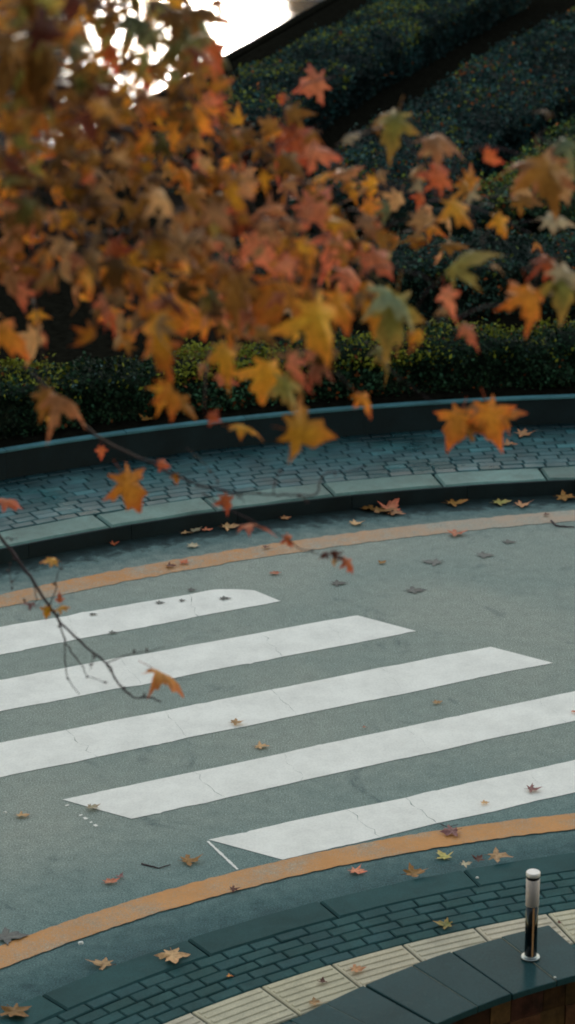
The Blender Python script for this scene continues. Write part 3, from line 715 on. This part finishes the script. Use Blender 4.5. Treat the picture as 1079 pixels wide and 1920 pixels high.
FL = [
 (325,1800,54,'t',-80,'large tan five-lobed leaf lying on the near kerb stone',ZN,.25),
 (190,1812,42,'t',175,'curled tan leaf in the near gutter where two kerb stones meet',.0,.4),
 (30,1905,56,'b',-60,'big brown leaf at the bottom corner of the near kerb',ZN,.4),
 (20,1757,56,'s',10,'dark sodden leaf lying across the near ochre line',.008,.2),
 (209,1656,28,'p',20,'small pinkish leaf on bare asphalt above the near ochre line',0,.6),
 (226,1646,16,'m',60,'tiny mauve leaf scrap beside the small pinkish leaf',0,.5),
 (358,1617,36,'b',10,'dark orange curled leaf near the thin setting-out line',0,.9),
 (42,1532,24,'t',0,'lone tan leaf on the asphalt off the end of the crossing',0,.3),
 (175,1517,24,'w',30,'buff leaf overlapping the pointed end of a white bar',.004,.4),
 (832,1608,30,'y',120,'yellowish leaf in the near gutter beneath the ochre line',0,.5),
 (937,1610,42,'t',0,'long pale tan leaf flat on the edge of the kerb above the bollard',ZN,.15),
 (898,1613,24,'d',60,'dark red-brown leaf standing up between two pale ones in the gutter',ZN,.9),
 (874,1624,20,'w',10,'small pale leaf next to the dark red-brown one',ZN,.3),
 (670,1637,30,'p',-30,'pink-tan leaf alone in the near gutter',0,.5),
 (780,1640,42,'b',15,'ragged brown leaf with a curled lobe on the kerb edge',ZN,.7),
 (845,1563,34,'m',200,'purplish wet leaf stuck on the near ochre line',.008,.15),
 (440,1671,18,'d',0,'small dark leaf on the lower edge of the near ochre line',.008,.4),
 (832,1737,32,'e',170,'olive leaf on the bricks beside the tactile strip',ZN,.6),
 (670,1821,26,'k',10,'pale pink leaf on a ribbed tactile slab',ZN+.011,.3),
 (605,1843,15,'d',80,'small dark curled leaf on a ribbed tactile slab',ZN+.011,.8),
 (592,1883,24,'t',0,'tan leaf where the tactile strip meets the stone cap',ZN+.011,.3),
 (1049,1733,10,'d',90,'tiny dark leaf on the tactile slab beyond the bollard',ZN+.011,.6),
 (431,1833,12,'o',0,'tiny orange scrap on the dark bricks',ZN,.3),
 (445,1358,24,'t',0,'brown leaf lying on the middle white bar',.004,.4),
 (491,1402,26,'t',5,'pale brown leaf on asphalt just below the middle white bar',0,.4),
 (820,1320,17,'t',10,'small orange-tan leaf between the middle bar and the next one',0,.5),
 (684,1366,8,'r',0,'speck of a red-brown leaf between two white bars',0,.5),
 (1076,1337,11,'r',0,'dark red leaf on a white bar at the picture edge',.004,.6),
 (909,1508,15,'t',0,'small tan leaf on the white bar that touches the ochre line',.004,.3),
 (1000,1483,25,'m',-10,'mauve-brown leaf on the white bar that touches the ochre line',.004,.4),
 (910,1042,30,'s',0,'dark flat leaf high on the open asphalt',0,.2),
 (812,1055,34,'s',170,'faint dark leaf stain-like on the open asphalt',0,.1),
 (780,1108,36,'s',10,'widest dark leaf on the open asphalt',0,.3),
 (717,1057,16,'b',40,'small rust leaf standing on the open asphalt',0,.9),
 (635,1095,26,'s',0,'dull leaf pressed into asphalt near the rounded bar end',0,.1),
 (955,1017,24,'s',0,'thin dark leaf just below the faded line',0,.1),
 (857,1003,34,'p',0,'reddish leaf on the faded part of the far ochre line',.004,.2),
 (670,984,26,'t',10,'tan leaf between the far gutter and the far ochre line',0,.5),
 (733,955,46,'p',60,'pinkish leaf topmost in the largest gutter heap',.0,.9),
 (718,962,40,'b',-30,'brown leaf under the largest gutter heap',.0,.5),
 (690,957,34,'b',170,'dark brown leaf at the end of the largest gutter heap',.0,.5),
 (743,965,30,'k',-20,'buff leaf at the foot of the largest gutter heap',.0,.5),
 (855,946,38,'b',5,'red-brown leaf flat in the far gutter',0,.3),
 (940,945,32,'y',0,'pale olive leaf in the far gutter',0,.4),
 (981,949,28,'k',10,'pale pink leaf in the far gutter',0,.5),
 (1062,936,36,'b',0,'orange-brown leaf in the far gutter by the picture edge',0,.4),
 (1025,967,12,'d',0,'small dark leaf on the pale faded line',.004,.7),
 (350,1002,20,'t',0,'tan leaf at the foot of the far kerb',0,.4),
 (368,997,22,'w',40,'whitish leaf at the foot of the far kerb',0,.6),
 (388,996,20,'p',0,'pink leaf at the foot of the far kerb',0,.5),
 (430,991,30,'t',0,'flat tan leaf in the far gutter below the red leaves',0,.2),
 (363,1026,22,'w',0,'pale leaf on asphalt above the far ochre line',0,.2),
 (346,1056,22,'r',70,'red leaf on the far ochre line',.004,.6),
 (320,1063,18,'d',0,'dark leaf on the far ochre line',.004,.3),
 (500,1028,14,'d',0,'little dark leaf on the far ochre line under the crimson one',.004,.3),
 (535,974,18,'k',0,'small buff leaf in the far gutter',0,.5),
 (215,1022,16,'r',20,'small red leaf in the shade of the far kerb',0,.5),
 (516,1077,20,'p',0,'small reddish leaf between the far ochre line and the first bar',0,.3),
 (422,1123,20,'s',0,'dark leaf on the rounded end of the first white bar',.004,.4),
 (300,1131,16,'s',0,'dark leaf right of a crack in the first white bar',.004,.3),
 (342,1127,12,'s',0,'smallest dark leaf on the first white bar',.004,.3),
 (175,1153,14,'s',0,'dark scrap on the first white bar behind the hanging branch',.004,.3),
 (212,1187,16,'s',0,'dark scrap on the lower edge of the first white bar',.004,.3),
 (360,1107,16,'s',0,'dark scrap on the upper edge of the first white bar',.004,.3),
 (985,817,34,'k',-20,'pale pink leaf on the far wet bricks',ZF,.5),
 (955,835,26,'k',0,'small pale leaf on the far wet bricks under the hanging pair',ZF,.3),
 (655,811,14,'w',0,'whitish scrap on the far bricks below the wall',ZF,.3),
 (140,862,14,'p',0,'small pink scrap on the far bricks',ZF,.5),
 (35,876,12,'o',0,'tiny orange scrap on the far bricks in the wall shade',ZF,.4),
 (5,890,20,'t',0,'tan leaf on the far bricks at the picture edge',ZF,.4),
 (993,912,18,'k',0,'buff scrap stuck low on the far kerb',0.0,.4),
]
for q in FL: fallen(*q[:7], curl=q[7])
for i, (px, py, s, k, lab) in enumerate([(720,722,18,'t','tan leaf on the mulch above the coping, at the end of a row of four'),(760,728,16,'k','pale leaf on the mulch above the coping'),(790,716,22,'p','pinkish leaf on the mulch at the foot of the hedge'),
    (808,712,22,'t','brighter tan leaf against the foot of the hedge'),(880,716,12,'w','small white scrap on the mulch'),(902,717,14,'w','larger white scrap on the mulch'),(275,790,30,'b','brown leaf on the mulch under the crown'),(60,796,26,'b','brown leaf on the mulch near the picture edge'),(400,770,20,'t','tan leaf on the mulch below the hanging leaves'),(835,625,14,'t','leaf caught in the hedge top')][:9]):
    fallen(px, py, s, k, random.uniform(0, 360), lab, .405, .5)
def scrap(px, py, s, z, label):
    p = G(px, py, z); r = s * np.linalg.norm(p - CAM) / F / 2; mbk = MB()
    n = 9; vs = [(r * math.cos(2 * PI * i / n) * random.uniform(.7, 1.1), r * math.sin(2 * PI * i / n) * random.uniform(.7, 1.1), 0) for i in range(n)]
    vs += [(x * .7, y * .7, r * .6 * random.uniform(.7, 1.2)) for x, y, _ in vs]
    mbk.add(vs, [(i, (i + 1) % n, n + (i + 1) % n, n + i) for i in range(n)] + [tuple(range(n, 2 * n))])
    link('pebble', mbk.mesh('pebble'), M_PALE, label=label, cat='pebble', loc=(float(p[0]), float(p[1]), z))
scrap(152, 1769, 12, 0, 'small white pebble in the near gutter')
scrap(895, 1646, 7, ZN, 'tiny white pebble on the near kerb stone')
scrap(1041, 1833, 6, .5, 'tiny white pebble on the dark stone cap')
scrap(10, 1524, 9, 0, 'small pale pebble on the asphalt at the picture edge')
def stick(P_, z, r, label):
    mbk = MB(); P = smooth_pts([G(x, y, z + r) for x, y in P_], 4, .002); o = P[0].copy(); tube(mbk, [p - o for p in P], r, r * .5, 6, .15)
    link('fallen_twig', mbk.mesh('fallen_twig', True), M_TWIG, label=label, cat='twig', loc=tuple(float(v) for v in o))
stick([(266,1619),(288,1625),(300,1627),(320,1621)], 0, .006, 'thin curved dark twig on the asphalt beside the curled orange leaf')
stick([(1034,976),(1044,985),(1060,987),(1078,988)], 0, .010, 'curved dark twig on the asphalt just under the faded line')
stick([(826,1545),(840,1550),(860,1546)], .008, .004, 'short twig at the edge of the bar touching the ochre line')

# ------------------------------------------------------------------ near planter wall with its bollard light
CC = (3.481, 10.701); R0c, R1c, ZC = 4.054, 4.653, .50
PW = empty('planter_wall', (0, 0, 0), 'low curved garden wall of rusty stone under wide dark cap slabs, carrying the bollard light', 'wall')
backs = [(1031,1735), (939,1755), (846,1784), (774,1810), (689,1849), (611,1882), (539,1912)]
aa = [math.atan2(*(G(*p, ZC)[:2] - np.array(CC))[::-1]) for p in backs]
aa += [aa[-1] + .085 * (i + 1) for i in range(9)]
for i in range(len(aa) - 1):
    mb = MB(); t = random.uniform(.93, 1.08); gl = (.008 if i in (2, 4) else .004) / R1c; gr = (.008 if i + 1 in (2, 4) else .004) / R1c
    if i in (0, ): sk = .0
    ring_block(mb, CC, R0c, R1c + random.uniform(-.006, .006), aa[i] + (gl if i else 0), aa[i + 1] - gr, ZC - .04, ZC + (0, -.003, .004, 0, -.002, .003)[i % 6], .004, 6, (t, t, t * 1.02), (random.uniform(-.003, .003), random.uniform(-.001, .001)))
    link('cap_slab', mb.mesh('cap_slab'), M_CAP, PW)
    if i and i not in (2, 4):
        mb = MB(); ring_block(mb, CC, R0c + .005, R1c - .01, aa[i] - .0037 / R1c, aa[i] + .0037 / R1c, ZC - .03, ZC - .0015, .0005, 8, (1, 1, 1), (0, 0), .0)
        link('mortar_joint', mb.mesh('mortar_joint'), M_MORTAR, PW)
mb = MB()
for row, (z0, z1) in enumerate(((-.05, .13), (.13, .30), (.30, .458))):
    a = aa[0] + .012 - (0 if row != 1 else 0)
    while a < aa[-1] - .02:
        L = random.uniform(.14, .26) / R0c; t = random.uniform(.5, 1.7); o = random.uniform(0, .018)
        ring_block(mb, CC, R0c + .02 + o, R1c - .03, a, min(a + L - .004 / R0c, aa[-1] - .02), z0, z1 - .004, .001, 3, (t, t * random.uniform(.7, 1.2), t * random.uniform(.5, 1.1)), (0, 0), .01)
        a += L
link('wall_face', mb.mesh('wall_face'), M_CLAD, PW)
ring_sheet('planting_ground', CC, .05, R0c + .1, .125, math.degrees(aa[0]) + .6, math.degrees(aa[-1]), M_SOIL)
def lathe(prof, n=32):
    mb = MB(); V = []; Fs = []
    for r, z in prof:
        for q in range(n): V.append((r * math.cos(2 * PI * q / n), r * math.sin(2 * PI * q / n), z))
    for i in range(len(prof) - 1):
        for q in range(n): Fs.append((i * n + q, i * n + (q + 1) % n, (i + 1) * n + (q + 1) % n, (i + 1) * n + q))
    Fs += [tuple(range(n))[::-1], tuple((len(prof) - 1) * n + q for q in range(n))]
    mb.add(V, Fs); return mb
bp = G(995, 1795, ZC + .004)
BL = empty('bollard_light', tuple(float(v) for v in bp), 'slim garden bollard light with frosted white head and dark steel post on the cap', 'bollard light')
def flat_smooth(me):
    for p in me.polygons: p.use_smooth = abs(p.normal.z) < .5
    return me
link('post', flat_smooth(lathe([(.037, .004), (.037, .345)]).mesh('post')), M_STEEL, BL)
link('base_flange', flat_smooth(lathe([(.054, 0), (.056, .003), (.056, .008), (.052, .011), (.040, .012), (.040, .020), (.038, .021)]).mesh('base_flange')), M_RING, BL)
link('lens', flat_smooth(lathe([(.036, .345), (.040, .347), (.0405, .518), (.039, .520)]).mesh('lens')), M_LENS, BL)
link('collar', flat_smooth(lathe([(.0385, .520), (.0385, .540)]).mesh('collar')), M_STEEL, BL)
link('top_cap', flat_smooth(lathe([(.039, .538), (.0415, .540), (.0415, .560), (.0385, .564)]).mesh('top_cap')), mat_simple('white_cap_enamel', (.80, .79, .78), .4), BL)
V = []; n = 6
for z in (.024, .343):
    for rr in (.0365, .0385):
        for q in range(n + 1):
            a = rad(-88 + 17 * q / n); V.append((rr * math.cos(a), rr * math.sin(a), z))
m1 = n + 1; Fs = []
for q in range(n):
    Fs += [(m1 + q, m1 + q + 1, 3 * m1 + q + 1, 3 * m1 + q), (q + 1, q, 2 * m1 + q, 2 * m1 + q + 1)]
Fs += [(0, m1, 3 * m1, 2 * m1), (m1 + n, n, 2 * m1 + n, 3 * m1 + n), tuple(range(2 * m1, 3 * m1)) + tuple(range(4 * m1 - 1, 3 * m1 - 1, -1))]
link('glint_strip', mesh_from('glint_strip', V, Fs), M_GLINT, BL)  # warm reflection down the post, put in as a coloured strip

# ------------------------------------------------------------------ unseen, added to shape the light: block behind the viewer, trees and houses ahead
BD = empty('added_apartment_block', (0, -3, 0), 'long plain apartment block added unseen behind the viewer to block the sky', 'added building')  # added out of view to keep sky light off viewer-facing sides
mb = MB(); H_ = 24; mb.add([(-45, -12, -.02), (45, -12, -.02), (45, 0, -.02), (-45, 0, -.02), (-45, -12, H_), (45, -12, H_), (45, 0, H_), (-45, 0, H_)], [(0, 1, 5, 4), (1, 2, 6, 5), (2, 3, 7, 6), (3, 0, 4, 7), (4, 5, 6, 7)])
link('wall', mb.mesh('wall'), mat_simple('dark_render', (.07, .085, .085), .85, var=.2, scale=2), BD)
mg = mat_simple('dark_glass', (.02, .03, .035), .1); wm = None
for r_ in range(7):
    for c_ in range(14):
        if wm is None:
            q = MB()
            for x0, x1, z0, z1, y0, y1 in ((-.9, .9, 0, 1.7, 0, .02), (-1, -.9, -.1, 1.8, 0, .08), (.9, 1, -.1, 1.8, 0, .08), (-.9, .9, -.1, 0, 0, .08), (-.9, .9, 1.7, 1.8, 0, .08)):
                q.add([(x0, y0, z0), (x1, y0, z0), (x1, y1, z0), (x0, y1, z0), (x0, y0, z1), (x1, y0, z1), (x1, y1, z1), (x0, y1, z1)], [(0, 3, 2, 1), (4, 5, 6, 7), (0, 1, 5, 4), (1, 2, 6, 5), (2, 3, 7, 6), (3, 0, 4, 7)])
            wm = q.mesh('window')
        link('window', wm, mg, BD, loc=(-42 + 6.3 * c_, .003, 1.2 + 3.2 * r_))
def added_far_house(x0, x1, y, h, label):  # added out of view: blocks the low sky, leaves a gap for the sun
    t = empty('added_house', ((x0 + x1) / 2, y, 0), label, 'added_house', 'plain houses added beyond the street trees'); w2 = (x1 - x0) / 2
    mb = MB(); mb.add([(-w2, 0, -.02), (w2, 0, -.02), (w2, 9, -.02), (-w2, 9, -.02), (-w2, 0, h), (w2, 0, h), (w2, 9, h), (-w2, 9, h)], [(0, 1, 5, 4), (1, 2, 6, 5), (2, 3, 7, 6), (3, 0, 4, 7)])
    link('wall', mb.mesh('wall'), bpy.data.materials['dark_render'], t)
    mb = MB(); mb.add([(-w2 - .4, -.4, h + .003), (w2 + .4, -.4, h + .003), (w2 + .4, 9.4, h + .003), (-w2 - .4, 9.4, h + .003), (-w2, 4.5, h + 2.4), (w2, 4.5, h + 2.4)], [(0, 1, 5, 4), (2, 3, 4, 5), (1, 2, 5), (3, 0, 4), (3, 2, 1, 0)])
    link('roof', mb.mesh('roof'), M_WALLF, t)
    n = int(w2 * 2 / 4)
    for i in range(n):
        for z in (1.0, 4.2, 7.4): o = link('window', wm, mg, t, loc=(-w2 + (i + .5) * w2 * 2 / n, -.003, z)); o.rotation_euler = (0, 0, PI)
added_far_house(-62, -34, 90, 11.5, 'longest added plain building beyond the street trees'); added_far_house(-33, -5.1, 90, 11.5, 'added plain building beside the gap that lets the low sun through'); added_far_house(-1.5, 26, 90, 11.5, 'added plain building on the other side of the sunlit gap'); added_far_house(27, 60, 90, 11.5, 'last added plain building of the row beyond the street trees')
def added_big_tree(x, y, h, w, zb, seed):  # added out of view to keep the low sun off the crossing
    t = empty('added_street_tree', (x, y, 0), 'tall dark street tree with a high dense crown, added beyond the far road to block the low sun', 'street tree', 'street trees added beyond the far road')
    mb = MB(); tube(mb, smooth_pts([(0, 0, -.02), (.2, .1, zb * .6), (-.1, 0, zb + 1), (.2, .1, h * .8)], 5, .03), .38, .08, 10, .06)
    for q in range(7):
        a = q * 2.4; z = zb + .8 + q * (h - zb) * .09
        tube(mb, smooth_pts([(0, 0, z - 1), (math.cos(a) * w * .2, math.sin(a) * w * .2, z + 1), (math.cos(a) * w * .42, math.sin(a) * w * .42, z + 2.4)], 4, .05), .14, .03, 7)
    link('trunk', mb.mesh('trunk', True), M_BARK, t)
    r = np.random.default_rng(seed); nc = 190; cc = r.normal(size=(nc, 3)); cc /= np.linalg.norm(cc, axis=1)[:, None]; cc *= (r.random(nc) ** .4)[:, None]
    cc = cc * [w / 2, w / 2, (h - zb) / 2] + [0, 0, (h + zb) / 2]
    P = (cc[:, None] + r.normal(size=(nc, 60, 3)) * [.75, .75, .55]).reshape(-1, 3); N = r.normal(size=P.shape); N /= np.linalg.norm(N, axis=1)[:, None]
    cols = np.array([[.03, .055, .022]]) * r.uniform(.5, 1.8, (len(P), 1))
    V, Fs, C = leaf_cloud(P, N, r.uniform(.35, .7, len(P)), cols)
    link('crown', mesh_from('crown', V, Fs, C), M_HEDGE, t)
for i, x in enumerate(range(-54, 60, 9)):
    added_big_tree(x + random.uniform(-1, 1), 72 + random.uniform(-1, 1) + .004 * x * x, random.uniform(15, 18), 15, 6.0, 40 + i)
    added_big_tree(x + 4.5 + random.uniform(-1, 1), 82 + random.uniform(-1, 1) + .004 * x * x, random.uniform(17, 20), 15, 7.8, 80 + i)

# ------------------------------------------------------------------ light, sky, camera
SE, SAZ = rad(10.0), rad(-1.9)
W = bpy.data.worlds.new('World'); S.world = W; W.use_nodes = True; nt = W.node_tree; bg = nt.nodes['Background']
sky = nt.nodes.new('ShaderNodeTexSky'); sky.sky_type = 'NISHITA'; sky.sun_disc = False; sky.sun_elevation = SE; sky.sun_rotation = SAZ
sky.air_density = 1.0; sky.dust_density = .2; sky.ozone_density = 1.0
nt.links.new(mixc(nt, 1.0, sky.outputs[0], (1.3, .92, .64), 'MULTIPLY'), bg.inputs['Color']); bg.inputs['Strength'].default_value = .15
sl = bpy.data.lights.new('Sun', 'SUN'); sl.energy = .6; sl.angle = rad(1.0); sl.color = (1, .90, .78)
so = bpy.data.objects.new('Sun', sl); COL.objects.link(so)
sd = Vector((math.sin(SAZ) * math.cos(SE), math.cos(SAZ) * math.cos(SE), math.sin(SE)))
so.rotation_euler = sd.to_track_quat('Z', 'Y').to_euler(); so.location = (0, 30, 30)
cam = bpy.data.cameras.new('Camera'); co = bpy.data.objects.new('Camera', cam); COL.objects.link(co); S.camera = co
cam.sensor_fit = 'VERTICAL'; cam.sensor_height = 36; cam.sensor_width = 20.25; cam.lens = 36 * F / 1920
co.location = (0, 0, CH); co.rotation_euler = (rad(90) - PC, 0, 0); cam.clip_end = 4000; cam.clip_start = .1
cam.dof.use_dof = True; cam.dof.focus_distance = 19; cam.dof.aperture_fstop = 2.4
S.view_settings.view_transform = 'Standard'; S.view_settings.look = 'None'; S.view_settings.gamma = 1; S.view_settings.exposure = 2.1
S.cycles.use_denoising = True
S.cycles.max_bounces = 8; S.cycles.filter_width = 1.8
